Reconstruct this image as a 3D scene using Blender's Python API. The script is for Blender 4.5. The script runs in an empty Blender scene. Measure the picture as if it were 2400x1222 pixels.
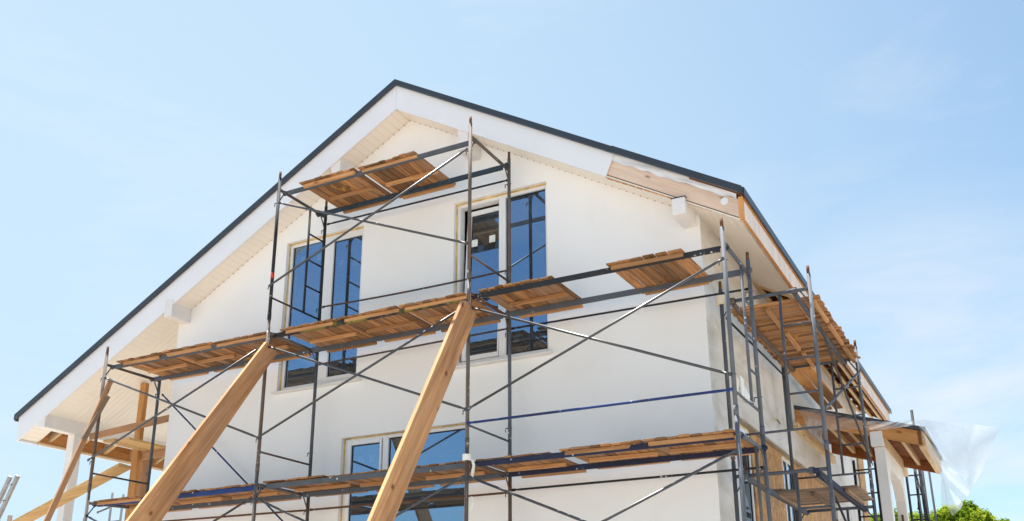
import bpy, bmesh, math, random
from mathutils import Vector, Matrix
random.seed(7)
R = math.radians
sc = bpy.context.scene
col = sc.collection
V = Vector

# ------------------------------------------------------------------ materials
def new_mat(name):
    m = bpy.data.materials.new(name); m.use_nodes = True
    nt = m.node_tree; nt.nodes.clear()
    out = nt.nodes.new('ShaderNodeOutputMaterial')
    return m, nt, out
def N(nt, t, **k):
    n = nt.nodes.new(t)
    for a, b in k.items():
        if a.startswith('i_'): n.inputs[a[2:].replace('_', ' ')].default_value = b
        else: setattr(n, a, b)
    return n
def L(nt, a, b): nt.links.new(a, b)
def c4(c): return (c[0], c[1], c[2], 1.0)
def mixc(nt, fac, a, b, mode='MIX'):
    n = nt.nodes.new('ShaderNodeMix'); n.data_type = 'RGBA'; n.blend_type = mode
    for sock, v in ((n.inputs[0], fac), (n.inputs[6], a), (n.inputs[7], b)):
        if isinstance(v, (int, float)): sock.default_value = v
        elif isinstance(v, tuple): sock.default_value = c4(v)
        else: nt.links.new(v, sock)
    return n.outputs[2]
def ramp(nt, src, stops):
    n = nt.nodes.new('ShaderNodeValToRGB'); cr = n.color_ramp
    while len(cr.elements) > 1: cr.elements.remove(cr.elements[-1])
    cr.elements[0].position = stops[0][0]; cr.elements[0].color = c4(stops[0][1])
    for p, c in stops[1:]:
        e = cr.elements.new(p); e.color = c4(c)
    nt.links.new(src, n.inputs[0]); return n.outputs[0]
def noise(nt, vec, scale, detail=4, rough=.55, dist=0):
    n = nt.nodes.new('ShaderNodeTexNoise'); n.inputs['Scale'].default_value = scale
    n.inputs['Detail'].default_value = detail; n.inputs['Roughness'].default_value = rough
    n.inputs['Distortion'].default_value = dist
    if vec is not None: nt.links.new(vec, n.inputs['Vector'])
    return n.outputs['Fac']
def mapping(nt, src, scale=(1, 1, 1), loc=(0, 0, 0)):
    n = nt.nodes.new('ShaderNodeMapping'); n.inputs['Scale'].default_value = scale; n.inputs['Location'].default_value = loc
    nt.links.new(src, n.inputs['Vector']); return n.outputs[0]
B3 = lambda v: (v, v, v)
def principled(nt, out, colr, rough=.6, metal=0., bump=None, bs=.2, bd=.01, spec=.5):
    p = nt.nodes.new('ShaderNodeBsdfPrincipled')
    if isinstance(colr, tuple): p.inputs['Base Color'].default_value = c4(colr)
    else: nt.links.new(colr, p.inputs['Base Color'])
    if isinstance(rough, float): p.inputs['Roughness'].default_value = rough
    else: nt.links.new(rough, p.inputs['Roughness'])
    p.inputs['Metallic'].default_value = metal
    p.inputs['Specular IOR Level'].default_value = spec
    if bump is not None:
        b = nt.nodes.new('ShaderNodeBump'); b.inputs['Strength'].default_value = bs; b.inputs['Distance'].default_value = bd
        nt.links.new(bump, b.inputs['Height']); nt.links.new(b.outputs[0], p.inputs['Normal'])
    nt.links.new(p.outputs[0], out.inputs[0]); return p

def wood(name, dark, light, grey=(.22, .17, .13), greyamt=.35, var=.5, knots=True, rough=.75, stain=None, grain=1.0, kn=None):
    m, nt, out = new_mat(name)
    uv = N(nt, 'ShaderNodeUVMap').outputs[0]
    at = N(nt, 'ShaderNodeAttribute', attribute_name='tint').outputs['Fac']
    g1 = noise(nt, mapping(nt, uv, (1.6*grain, 26*grain, 1)), 1.0, 6, .62, .6)
    c = ramp(nt, g1, [(.28, dark), (.62, light)])
    g2 = noise(nt, mapping(nt, uv, (.9, 5, 1), (3, 7, 0)), 1.0, 3, .5, .3)
    c = mixc(nt, ramp(nt, g2, [(.38, B3(0)), (.72, B3(.45))]), c, tuple(x*.62 for x in dark))
    # per-board tone
    tone = ramp(nt, at, [(0, B3(1-var*.75)), (.5, B3(1.)), (1, B3(1+var*.45))])
    c = mixc(nt, 1.0, c, tone, 'MULTIPLY')
    gw = noise(nt, mapping(nt, uv, (.7, 3, 1), (11, 2, 0)), 1.3, 5, .6)
    gf = N(nt, 'ShaderNodeMath', operation='MULTIPLY'); L(nt, ramp(nt, gw, [(.45, B3(0)), (.75, B3(1))]), gf.inputs[0]); gf.inputs[1].default_value = greyamt
    c = mixc(nt, gf.outputs[0], c, grey)
    if knots:
        v = N(nt, 'ShaderNodeTexVoronoi'); v.inputs['Scale'].default_value = 1.0; v.inputs['Randomness'].default_value = 1.0
        L(nt, mapping(nt, uv, (2.3, 6.5, 1) if not kn else (4.2, 5.5, 1)), v.inputs['Vector'])
        kf = ramp(nt, v.outputs['Distance'], [(.05, B3(.85)), (.13, B3(0))])
        if kn:
            kf = ramp(nt, v.outputs['Distance'], [(.05, B3(.95)), (.10, B3(.75)), (.17, B3(.12)), (.27, B3(0))])
            sp = N(nt, 'ShaderNodeSeparateColor'); L(nt, v.outputs['Color'], sp.inputs[0])
            gate = N(nt, 'ShaderNodeMath', operation='MULTIPLY'); L(nt, kf, gate.inputs[0]); L(nt, ramp(nt, sp.outputs[0], [(.50, B3(0)), (.56, B3(1))]), gate.inputs[1])
            kf = gate.outputs[0]
        c = mixc(nt, kf, c, kn[2] if kn else tuple(x*.35 for x in dark))
    if greyamt > .45:
        c = mixc(nt, ramp(nt, at, [(.80, B3(0)), (.84, B3(.6))]), c, tuple(x*1.35 for x in grey))
    if stain:
        sn = noise(nt, mapping(nt, N(nt, 'ShaderNodeTexCoord').outputs['Object'], (3.2, 1.6, 1), (1.3, .2, 0)), 1.5, 6, .68, 1.2)
        c = mixc(nt, ramp(nt, sn, [(.60, B3(0)), (.66, B3(.7))]), c, stain)
    principled(nt, out, c, rough, 0, g1, .25, .004, .25)
    return m

def metal(name, base, rust=(.16, .075, .04), rustamt=.3, specks=.35, rough=.72, second=None, secamt=.5, spec=.2):
    m, nt, out = new_mat(name)
    oc = N(nt, 'ShaderNodeTexCoord').outputs['Object']
    c = base
    if second:
        sn = noise(nt, mapping(nt, oc, (1, 1, .5)), 2.3, 3, .5)
        c = mixc(nt, ramp(nt, sn, [(.47, B3(0)), (.53, B3(secamt))]), c, second)
    vn = noise(nt, oc, 6, 5, .6)
    c = mixc(nt, ramp(nt, vn, [(.35, B3(0)), (.75, B3(.35))]), c, tuple(x*1.7+.01 for x in base))
    rn = noise(nt, mapping(nt, oc, (1, 1, .45)), 9, 6, .65)
    t = .72-.42*rustamt
    c = mixc(nt, ramp(nt, rn, [(t, B3(0)), (t+.09, B3(.9))]), c, rust)
    if specks:
        v = N(nt, 'ShaderNodeTexVoronoi'); v.inputs['Scale'].default_value = 17
        L(nt, oc, v.inputs['Vector'])
        pn = noise(nt, oc, 3.1, 2, .5)
        a = ramp(nt, v.outputs['Distance'], [(.16, B3(1)), (.24, B3(0))])
        b = ramp(nt, pn, [(.66-.25*specks, B3(0)), (.72-.25*specks, B3(.85))])
        mm = N(nt, 'ShaderNodeMath', operation='MULTIPLY'); L(nt, a, mm.inputs[0]); L(nt, b, mm.inputs[1])
        c = mixc(nt, mm.outputs[0], c, (.62, .61, .58))
    principled(nt, out, c, rough, 0, rn, .15, .003, spec)
    return m

def plaster(name, base, alt, dirt=None, dirtamt=0., scale=.55, streak=(1, 1, 1)):
    m, nt, out = new_mat(name)
    oc = N(nt, 'ShaderNodeTexCoord').outputs['Object']
    n1 = noise(nt, mapping(nt, oc, streak), scale, 4, .5, .4)
    c = mixc(nt, ramp(nt, n1, [(.35, B3(0)), (.68, B3(1))]), base, alt)
    if dirt:
        n2 = noise(nt, mapping(nt, oc, streak, (5, 3, 1)), scale*2.2, 6, .6, .8)
        f = N(nt, 'ShaderNodeMath', operation='MULTIPLY'); L(nt, ramp(nt, n2, [(.48, B3(0)), (.70, B3(1))]), f.inputs[0]); f.inputs[1].default_value = dirtamt
        c = mixc(nt, f.outputs[0], c, dirt)
    fine = noise(nt, oc, 220, 3, .6)
    principled(nt, out, c, .85, 0, fine, .12, .002, .2)
    return m

def plain(name, base, rough=.5, spec=.5, var=.12, scale=6., met=0.):
    m, nt, out = new_mat(name)
    oc = N(nt, 'ShaderNodeTexCoord').outputs['Object']
    n1 = noise(nt, oc, scale, 4, .55)
    c = mixc(nt, ramp(nt, n1, [(.3, B3(0)), (.7, B3(1))]), tuple(x*(1-var) for x in base), tuple(min(1, x*(1+var)) for x in base))
    principled(nt, out, c, rough, met, None, spec=spec)
    return m

M = {}
M['wall'] = plaster('white_plaster', (.855, .855, .85), (.845, .838, .82), (.70, .64, .56), .13)
M['sidewall'] = plaster('grey_patched_plaster', (.73, .72, .70), (.60, .57, .51), (.40, .33, .25), .6, .9, (1, .55, 1.3))
M['soffit'] = plain('cream_soffit_panel', (.86, .81, .72), .35, .4, .02, 1.2)
M['fascia'] = plain('white_fascia', (.78, .78, .80), .4, .4, .025, 1.5)
M['trim'] = plain('white_painted_timber', (.76, .74, .72), .55, .3, .06, 3.)
M['roof'] = plain('dark_roof_metal', (.035, .042, .052), .38, .5, .15, 2.)
M['pvc'] = plain('white_window_plastic', (.80, .80, .80), .3, .5, .03, 3.)
M['foam'] = plain('yellow_foam', (.68, .48, .20), .9, .1, .35, 9.)
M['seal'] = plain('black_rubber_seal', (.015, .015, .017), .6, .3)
M['wood_raw'] = wood('raw_orange_timber', (.48, .195, .055), (.72, .36, .125), greyamt=.1, var=.35)
M['wood_sheath'] = wood('brown_sheathing', (.20, .07, .024), (.34, .135, .048), greyamt=.08, var=.5)
M['wood_light'] = wood('pale_batten', (.55, .37, .19), (.74, .55, .32), greyamt=.06, var=.2)
M['wood_pink'] = wood('primed_pine_board', (.76, .53, .39), (.88, .69, .54), greyamt=.05, var=.15)
M['wood_primed'] = wood('primed_fascia_board', (.66, .56, .50), (.78, .71, .65), (.5, .42, .4), .2, .1)
M['deck'] = wood('weathered_deck_plank', (.17, .068, .024), (.53, .265, .103), (.17, .115, .08), .5, .8)
M['deck_stained'] = wood('paint_stained_deck_plank', (.17, .068, .024), (.53, .265, .103), (.17, .115, .08), .5, .8, stain=(.60, .31, .03))
M['deck_grey'] = wood('grey_weathered_plank', (.22, .14, .09), (.40, .28, .19), (.24, .21, .18), .7, .5)
M['batten'] = wood('deck_batten', (.38, .18, .07), (.62, .34, .15), greyamt=.25, var=.4)
M['shore'] = wood('fresh_pine_board', (.34, .145, .058), (.69, .37, .17), (.38, .25, .17), .42, .1, grain=.6, kn=(.09, .19, (.17, .06, .025)))
M['prop'] = wood('aged_pine_board', (.42, .21, .10), (.56, .31, .16), (.30, .21, .15), .4, .3)
M['plank_y'] = wood('yellow_plank', (.50, .29, .11), (.70, .46, .20), (.3, .2, .1), .25, .2)
M['osb'] = None
M['m_dark'] = metal('dark_painted_steel', (.024, .025, .030), rustamt=.12, specks=.12)
M['m_grey'] = metal('grey_painted_steel', (.085, .092, .105), rustamt=.12, specks=.3)
M['m_bluegrey'] = metal('bluegrey_painted_steel', (.11, .121, .14), rustamt=.08, specks=.4)
M['m_rust'] = metal('rusty_steel', (.12, .108, .10), (.13, .072, .045), .5, .4, .68, (.115, .068, .045), .75)
M['m_brown'] = metal('rust_red_steel', (.115, .055, .03), (.19, .08, .035), .4, .15, .8)
M['m_blue'] = metal('blue_painted_steel', (.02, .045, .16), (.10, .06, .05), .25, .45, second=(.03, .035, .06), secamt=.6)
M['m_navy'] = metal('navy_painted_steel', (.022, .026, .052), rustamt=.1, specks=.2)
M['m_black'] = metal('black_steel_stained', (.028, .029, .032), rustamt=.1, specks=.3)
M['m_brace'] = metal('worn_dark_brace_tube', (.026, .027, .031), rustamt=.12, specks=.15, rough=.38, spec=.9)
M['m_mix'] = metal('dark_steel_with_rust', (.06, .055, .055), (.14, .06, .03), .45, .2)
M['m_petrol'] = metal('petrol_blue_steel', (.03, .045, .06), (.03, .10, .19), .35, .3)
M['m_yellow'] = metal('black_steel_with_yellow_paint', (.03, .03, .032), rustamt=.1, specks=.35, second=(.34, .27, .03), secamt=.7)
M['m_alu'] = plain('bare_aluminium', (.45, .42, .40), .4, .5, .15, 8., .6)
M['tape'] = plain('white_tape', (.78, .76, .70), .6, .3, .05)
M['cream'] = plain('cream_plastic', (.74, .66, .50), .6, .3, .05)
M['sticker'] = plain('paper_sticker', (.75, .78, .74), .7, .2, .2, 40.)
M['red'] = plain('red_tape', (.6, .05, .03), .5, .3)
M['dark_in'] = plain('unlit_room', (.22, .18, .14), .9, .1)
M['lintel'] = plain('grey_brown_lintel', (.40, .33, .25), .9, .1, .2)
M['yellowp'] = plain('yellow_plastic', (.75, .52, .05), .6, .3)

def mk_osb():
    m, nt, out = new_mat('osb_board')
    oc = N(nt, 'ShaderNodeTexCoord').outputs['Object']
    n1 = noise(nt, mapping(nt, oc, (20, 22, 7)), 1, 4, .7, 1.6)
    n2 = noise(nt, mapping(nt, oc, (2, 2, 2)), 1, 3, .5)
    c = ramp(nt, n1, [(.36, (.24, .10, .03)), (.5, (.52, .27, .10)), (.64, (.78, .52, .26))])
    c = mixc(nt, ramp(nt, n2, [(.4, B3(0)), (.7, B3(.5))]), c, (.45, .24, .10))
    principled(nt, out, c, .6, 0, n1, .2, .003, .3)
    return m
M['osb'] = mk_osb()

def mk_glass():
    m, nt, out = new_mat('window_glass')
    g = N(nt, 'ShaderNodeBsdfGlossy'); g.inputs['Roughness'].default_value = 0.0
    g.inputs['Color'].default_value = (.46, .71, 1, 1)
    t = N(nt, 'ShaderNodeBsdfTransparent'); t.inputs['Color'].default_value = (.42, .46, .48, 1)
    fr = N(nt, 'ShaderNodeFresnel'); fr.inputs['IOR'].default_value = 1.5
    a = N(nt, 'ShaderNodeMath', operation='MULTIPLY_ADD'); L(nt, fr.outputs[0], a.inputs[0]); a.inputs[1].default_value = .8; a.inputs[2].default_value = .42
    mx = N(nt, 'ShaderNodeMixShader'); L(nt, a.outputs[0], mx.inputs[0]); L(nt, t.outputs[0], mx.inputs[1]); L(nt, g.outputs[0], mx.inputs[2])
    du = N(nt, 'ShaderNodeBsdfDiffuse'); du.inputs[0].default_value = (.5, .52, .55, 1)
    oc = N(nt, 'ShaderNodeTexCoord').outputs['Object']
    m2 = N(nt, 'ShaderNodeMixShader'); L(nt, ramp(nt, noise(nt, oc, 3, 5, .65, .6), [(.3, B3(.03)), (.75, B3(.12))]), m2.inputs[0])
    L(nt, mx.outputs[0], m2.inputs[1]); L(nt, du.outputs[0], m2.inputs[2])
    bn = nt.nodes.new('ShaderNodeBump'); bn.inputs['Strength'].default_value = .04; bn.inputs['Distance'].default_value = .02
    L(nt, noise(nt, oc, 1.6, 1, .4), bn.inputs['Height']); L(nt, bn.outputs[0], g.inputs['Normal'])
    L(nt, m2.outputs[0], out.inputs[0]); return m
M['glass'] = mk_glass()

def mk_film():
    m, nt, out = new_mat('plastic_film')
    oc = N(nt, 'ShaderNodeTexCoord').outputs['Object']
    n1 = noise(nt, mapping(nt, oc, (3, 3, 3)), 1, 5, .6, .5)
    t = N(nt, 'ShaderNodeBsdfTransparent')
    tr = N(nt, 'ShaderNodeBsdfTranslucent'); tr.inputs[0].default_value = (.80, .83, .86, 1)
    d = N(nt, 'ShaderNodeBsdfDiffuse'); d.inputs[0].default_value = (.72, .74, .77, 1)
    g = N(nt, 'ShaderNodeBsdfGlossy'); g.inputs['Roughness'].default_value = .18
    a = N(nt, 'ShaderNodeMixShader'); a.inputs[0].default_value = .45; L(nt, tr.outputs[0], a.inputs[1]); L(nt, d.outputs[0], a.inputs[2])
    b = N(nt, 'ShaderNodeMixShader'); b.inputs[0].default_value = .12; L(nt, a.outputs[0], b.inputs[1]); L(nt, g.outputs[0], b.inputs[2])
    f = ramp(nt, n1, [(.3, B3(.28)), (.75, B3(.56))])
    x = N(nt, 'ShaderNodeMixShader'); L(nt, f, x.inputs[0]); L(nt, t.outputs[0], x.inputs[1]); L(nt, b.outputs[0], x.inputs[2])
    L(nt, x.outputs[0], out.inputs[0]); return m
M['film'] = mk_film()

def mk_leaf():
    m, nt, out = new_mat('leaf_green')
    at = N(nt, 'ShaderNodeAttribute', attribute_name='tint').outputs['Fac']
    c = ramp(nt, at, [(0, (.05, .11, .012)), (.5, (.16, .23, .02)), (1, (.36, .39, .04))])
    d = N(nt, 'ShaderNodeBsdfDiffuse'); L(nt, c, d.inputs[0])
    t = N(nt, 'ShaderNodeBsdfTranslucent'); L(nt, mixc(nt, 1.0, c, (1.25, 1.35, .7), 'MULTIPLY'), t.inputs[0])
    x = N(nt, 'ShaderNodeMixShader'); x.inputs[0].default_value = .45
    L(nt, d.outputs[0], x.inputs[1]); L(nt, t.outputs[0], x.inputs[2]); L(nt, x.outputs[0], out.inputs[0]); return m
M['leaf'] = mk_leaf()
M['bark'] = wood('bark', (.06, .04, .025), (.14, .10, .07), knots=False)

def mk_ground():
    m, nt, out = new_mat('sandy_ground')
    oc = N(nt, 'ShaderNodeTexCoord').outputs['Object']
    n1 = noise(nt, oc, .35, 6, .6); n2 = noise(nt, oc, 9, 5, .6)
    c = ramp(nt, n1, [(.3, (.30, .275, .25)), (.7, (.385, .355, .325))])
    c = mixc(nt, ramp(nt, n2, [(.4, B3(0)), (.7, B3(.4))]), c, (.26, .235, .21))
    principled(nt, out, c, .95, 0, n2, .4, .03, .1); return m
M['ground'] = mk_ground()

# ------------------------------------------------------------------ mesh builder
class MB:
    def __init__(s): s.v = []; s.f = []; s.uv = []; s.t = []; s.sm = []
    def face(s, pts, uvs=None, tint=.5, smooth=False):
        b = len(s.v); s.v += [V(p) for p in pts]
        s.f.append(list(range(b, b+len(pts)))); s.uv.append(uvs or [(p[0], p[2]) for p in pts]); s.t.append(tint); s.sm.append(smooth)
    def hexa(s, c, tint=None, uvs=None):
        # c: 8 corners: 0-3 start end (loop), 4-7 far end (same order)
        t = random.random() if tint is None else tint
        b = len(s.v); s.v += [V(p) for p in c]
        ln = (V(c[4])-V(c[0])).length; w = (V(c[1])-V(c[0])).length; h = (V(c[3])-V(c[0])).length
        o = random.random()*40; q = random.random()*40
        def add(ix, uv): s.f.append([b+i for i in ix]); s.uv.append([(u+o, v+q) for u, v in uv]); s.t.append(t); s.sm.append(False)
        add((0, 1, 5, 4), [(0, 0), (0, w), (ln, w), (ln, 0)])
        add((1, 2, 6, 5), [(0, w), (0, w+h), (ln, w+h), (ln, w)])
        add((2, 3, 7, 6), [(0, 2*w+h), (0, w+h), (ln, w+h), (ln, 2*w+h)])
        add((3, 0, 4, 7), [(0, -h), (0, 0), (ln, 0), (ln, -h)])
        add((0, 3, 2, 1), [(0, 0), (.02, h), (.02+w*.1, h), (w*.1, 0)])
        add((4, 5, 6, 7), [(0, 0), (w*.1, 0), (w*.1, h), (.0, h)])
    def beam(s, p0, p1, w, h, up=(0, 0, 1), tint=None, jit=0):
        p0, p1 = V(p0), V(p1); d = (p1-p0).normalized(); up = V(up)
        x = d.cross(up)
        if x.length < 1e-5: x = d.cross(V((1, 0, 0)))
        x.normalize(); z = x.cross(d).normalized()
        a, e = x*w/2, z*h/2
        j = lambda: V((random.uniform(-jit, jit), random.uniform(-jit, jit), random.uniform(-jit, jit)*.4)) if jit else V((0, 0, 0))
        s.hexa([p0-a-e+j(), p0+a-e+j(), p0+a+e+j(), p0-a+e+j(), p1-a-e+j(), p1+a-e+j(), p1+a+e+j(), p1-a+e+j()], tint)
    def box(s, lo, hi, tint=None, axis=0):
        (x0, y0, z0), (x1, y1, z1) = lo, hi
        if axis == 0: s.hexa([(x0, y0, z0), (x0, y1, z0), (x0, y1, z1), (x0, y0, z1), (x1, y0, z0), (x1, y1, z0), (x1, y1, z1), (x1, y0, z1)], tint)
        elif axis == 1: s.hexa([(x1, y0, z0), (x0, y0, z0), (x0, y0, z1), (x1, y0, z1), (x1, y1, z0), (x0, y1, z0), (x0, y1, z1), (x1, y1, z1)], tint)
        else: s.hexa([(x0, y0, z0), (x1, y0, z0), (x1, y1, z0), (x0, y1, z0), (x0, y0, z1), (x1, y0, z1), (x1, y1, z1), (x0, y1, z1)], tint)
    def tube(s, p0, p1, r, n=10, r2=None, bend=None, seg=1):
        p0, p1 = V(p0), V(p1); d = (p1-p0).normalized(); r2 = r if r2 is None else r2
        x = d.orthogonal().normalized(); y = d.cross(x)
        rings = []; t = random.random()
        for k in range(seg+1):
            f = k/seg; c = p0.lerp(p1, f)
            if bend: c = c+V(bend)*4*f*(1-f)
            rr = r+(r2-r)*f; b = len(s.v)
            s.v += [c+x*rr*math.cos(2*math.pi*i/n)+y*rr*math.sin(2*math.pi*i/n) for i in range(n)]
            rings.append(b)
        for k in range(seg):
            a, b = rings[k], rings[k+1]
            for i in range(n):
                j = (i+1) % n
                s.f.append([a+i, a+j, b+j, b+i]); s.uv.append([(0, 0), (0, .02), (.1, .02), (.1, 0)]); s.t.append(t); s.sm.append(True)
        for b, rev in ((rings[0], True), (rings[-1], False)):
            ix = [b+i for i in range(n)]
            if rev: ix.reverse()
            s.f.append(ix); s.uv.append([(0, 0)]*n); s.t.append(t); s.sm.append(False)
    def prism(s, poly, vec, tint=None, ulen=None):
        # polygon (3D points) extruded along vec; uv along longest edge of the polygon
        t = random.random() if tint is None else tint
        P = [V(p) for p in poly]; vec = V(vec); n = len(P); b = len(s.v)
        s.v += P+[p+vec for p in P]
        k = max(range(n), key=lambda i: (P[(i+1) % n]-P[i]).length)
        ax = (P[(k+1) % n]-P[k]).normalized(); nn = vec.normalized(); ay = nn.cross(ax)
        o, q = random.random()*30, random.random()*30
        f2 = lambda p: ((p-P[0]).dot(ax)+o, (p-P[0]).dot(ay)+(p-P[0]).dot(nn)+q)
        def add(ix): s.f.append([b+i for i in ix]); s.uv.append([f2(s.v[b+i]) for i in ix]); s.t.append(t); s.sm.append(False)
        add(list(range(n))[::-1]); add([n+i for i in range(n)])
        for i in range(n):
            j = (i+1) % n; add([i, j, n+j, n+i])
    def build(s, name, mat, parent=None, bevel=0, recalc=True, base=None):
        me = bpy.data.meshes.new(name)
        org = V((0, 0, 0))
        if parent is not None:
            q = parent
            while q is not None: org = org+q.location; q = q.parent
        elif base is not None: org = V(base)
        me.from_pydata([v-org for v in s.v], [], s.f)
        uvl = me.uv_layers.new(name='UVMap'); i = 0
        for fuv in s.uv:
            for u in fuv: uvl.data[i].uv = u; i += 1
        a = me.attributes.new('tint', 'FLOAT', 'FACE'); a.data.foreach_set('value', s.t)
        me.polygons.foreach_set('use_smooth', s.sm)
        if recalc:
            bm = bmesh.new(); bm.from_mesh(me); bmesh.ops.recalc_face_normals(bm, faces=bm.faces); bm.to_mesh(me); bm.free()
        me.materials.append(mat)
        o = bpy.data.objects.new(name, me); col.objects.link(o)
        if parent is not None: o.parent = parent
        elif base is not None: o.location = org
        if bevel:
            md = o.modifiers.new('bevel', 'BEVEL'); md.width = bevel; md.segments = 2; md.limit_method = 'ANGLE'
        return o

def thing(name, label, cat, loc, group=None):
    o = bpy.data.objects.new(name, None); col.objects.link(o); o.location = loc
    o['label'] = label; o['category'] = cat
    if group: o['group'] = group
    return o
def tag(o, label, cat, group=None):
    o['label'] = label; o['category'] = cat
    if group: o['group'] = group
    return o
def part(parent, name, mat, fn, bevel=0, label=None):
    m = MB(); fn(m); o = m.build(name, mat, parent, bevel)
    if label: o['label'] = label
    return o

# ------------------------------------------------------------------ ground
g = MB(); S = 1500
g.face([(-S, -S, 0), (S, -S, 0), (S, S, 0), (-S, S, 0)])
go = g.build('ground', M['ground']); go['kind'] = 'structure'

# ------------------------------------------------------------------ HOUSE
YW, XR, XL, YB = 1.20, 8.43, 0.06, 11.9
RX, RZ = 4.285, 9.49                                  # ridge of the roof metal
SL, SR = .555, .598                                   # left and right slopes
def ztop(x): return RZ-SL*(RX-x) if x < RX else RZ-SR*(x-RX)
def zsof(x): return 9.055-.556*(RX-x) if x < RX else 9.055-.590*(x-RX)
house = thing('house', 'white plastered gabled house under construction behind the scaffolding, with dark roof edge', 'house', (RX, YW, 0))

WIN = [(2.14, 3.54, 5.27, 7.57), (5.05, 6.44, 5.22, 7.55), (3.34, 5.27, 2.25, 4.475)]
def gable(m):
    T = .13; yi = YW+T
    xs = sorted({XL, RX, XR}|{w[0] for w in WIN}|{w[1] for w in WIN})
    def top(x): return zsof(x)+.10
    for a, b in zip(xs[:-1], xs[1:]):
        mid = (a+b)/2
        holes = sorted([(w[2], w[3]) for w in WIN if w[0] < mid < w[1]])
        z = 0.0; segs = []
        for h in holes: segs.append((z, h[0])); z = h[1]
        for z0, z1 in segs:
            m.face([(a, YW, z0), (b, YW, z0), (b, YW, z1), (a, YW, z1)])
        m.face([(a, YW, z), (b, YW, z), (b, YW, top(b)), (a, YW, top(a))])
    for x0, x1, z0, z1 in WIN:
        m.face([(x0, YW, z0), (x0, YW, z1), (x0, yi, z1), (x0, yi, z0)])
        m.face([(x1, YW, z0), (x1, yi, z0), (x1, yi, z1), (x1, YW, z1)])
        m.face([(x0, YW, z1), (x1, YW, z1), (x1, yi, z1), (x0, yi, z1)])
        m.face([(x0, YW, z0), (x0, yi, z0), (x1, yi, z0), (x1, YW, z0)])
    # left side wall and back wall
    m.face([(XL, YB, 0), (XL, YW, 0), (XL, YW, zsof(XL)+.1), (XL, YB, zsof(XL)+.1)])
    m.face([(XR, YB, 0), (XL, YB, 0), (XL, YB, zsof(XL)+.1), (RX, YB, zsof(RX)+.1), (XR, YB, zsof(XR)+.1)])
mb = MB(); gable(mb); wall = mb.build('wall', M['wall'], house, recalc=False)

OY0, OY1, OZ1 = 2.23, 8.40, 4.42                     # long opening in the right-hand wall
def rwall(m):
    zt = zsof(XR)+.1; d = .11
    m.face([(XR, YW, 0), (XR, OY0, 0), (XR, OY0, zt), (XR, YW, zt)])
    m.face([(XR, OY0, OZ1), (XR, OY1, OZ1), (XR, OY1, zt), (XR, OY0, zt)])
    m.face([(XR, OY1, 0), (XR, YB, 0), (XR, YB, zt), (XR, OY1, zt)])
    m.face([(XR, OY0, OZ1), (XR-d, OY0, OZ1), (XR-d, OY1, OZ1), (XR, OY1, OZ1)])
    m.face([(XR, OY0, 0), (XR-d, OY0, 0), (XR-d, OY0, OZ1), (XR, OY0, OZ1)])
    m.face([(XR, OY1, 0), (XR, OY1, OZ1), (XR-d, OY1, OZ1), (XR-d, OY1, 0)])
mb = MB(); rwall(mb); w2 = mb.build('wall', M['sidewall'], house, recalc=False); w2['label'] = 'patchy unpainted grey plaster wall on the right-hand side'
# rooms inside (floors and a partition, seen dark through the panes)
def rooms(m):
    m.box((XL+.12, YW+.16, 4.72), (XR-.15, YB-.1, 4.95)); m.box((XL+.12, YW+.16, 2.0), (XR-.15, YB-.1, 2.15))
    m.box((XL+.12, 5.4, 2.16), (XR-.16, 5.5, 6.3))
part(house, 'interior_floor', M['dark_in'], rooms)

# roof metal: two slabs
YF, YE = .80, 12.40
def roofslab(m):
    t = .05
    for a, b in (((-2.98, ztop(-2.98)), (RX, RZ)), ((RX, RZ), (9.05, ztop(9.05)))):
        m.prism([(a[0], YF, a[1]), (b[0], YF, b[1]), (b[0], YF, b[1]-t), (a[0], YF, a[1]-t)], (0, YE-YF, 0))
roof = part(house, 'roof', M['roof'], roofslab)
def verge(m):
    h = .082
    for a, b in ((-2.985, RX), (RX, 7.54), (7.535, 9.055)):
        o = .012 if a > 7 else 0.0
        m.prism([(a, YF-.03-o, ztop(a)+.006+o*.3), (b, YF-.03-o, ztop(b)+.006+o*.3), (b, YF-.03-o, ztop(b)-h), (a, YF-.03-o, ztop(a)-h)], (0, .036, 0))
    # eave drip edges
    m.box((-3.0, YF, ztop(-2.98)-.10), (-2.972, YE, ztop(-2.98)-.002)); m.box((9.052, YF, ztop(9.05)-.085), (9.072, YE, ztop(9.05)+.006))
part(roof, 'verge_trim', M['roof'], verge)
def sheath(m):
    # boards across the rafters, seen from below where the soffit is still open
    y = YF+.09
    while y < YE-.1:
        w = random.uniform(.12, .16)
        m.beam((8.45, y, ztop(8.45)-.075), (9.03, y, ztop(9.03)-.075), w-.012, .02, (0, 0, 1))
        y += w
def sheath_porch(m):
    y = 1.0
    while y < 4.6:
        w = random.uniform(.12, .16)
        m.beam((-2.94, y, ztop(-2.94)-.075), (-2.2, y, ztop(-2.2)-.075), w-.012, .02)
        y += w
part(roof, 'sheathing', M['wood_sheath'], sheath); part(roof, 'sheathing', M['wood_sheath'], sheath_porch)
def inner(m):
    for a, b in ((XL+.1, RX), (RX, XR-.1)):
        m.face([(a, YW+.2, ztop(a)-.35), (b, YW+.2, ztop(b)-.35), (b, YB, ztop(b)-.35), (a, YB, ztop(a)-.35)])
part(roof, 'rafter_lining', M['wood_sheath'], inner)

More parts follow.
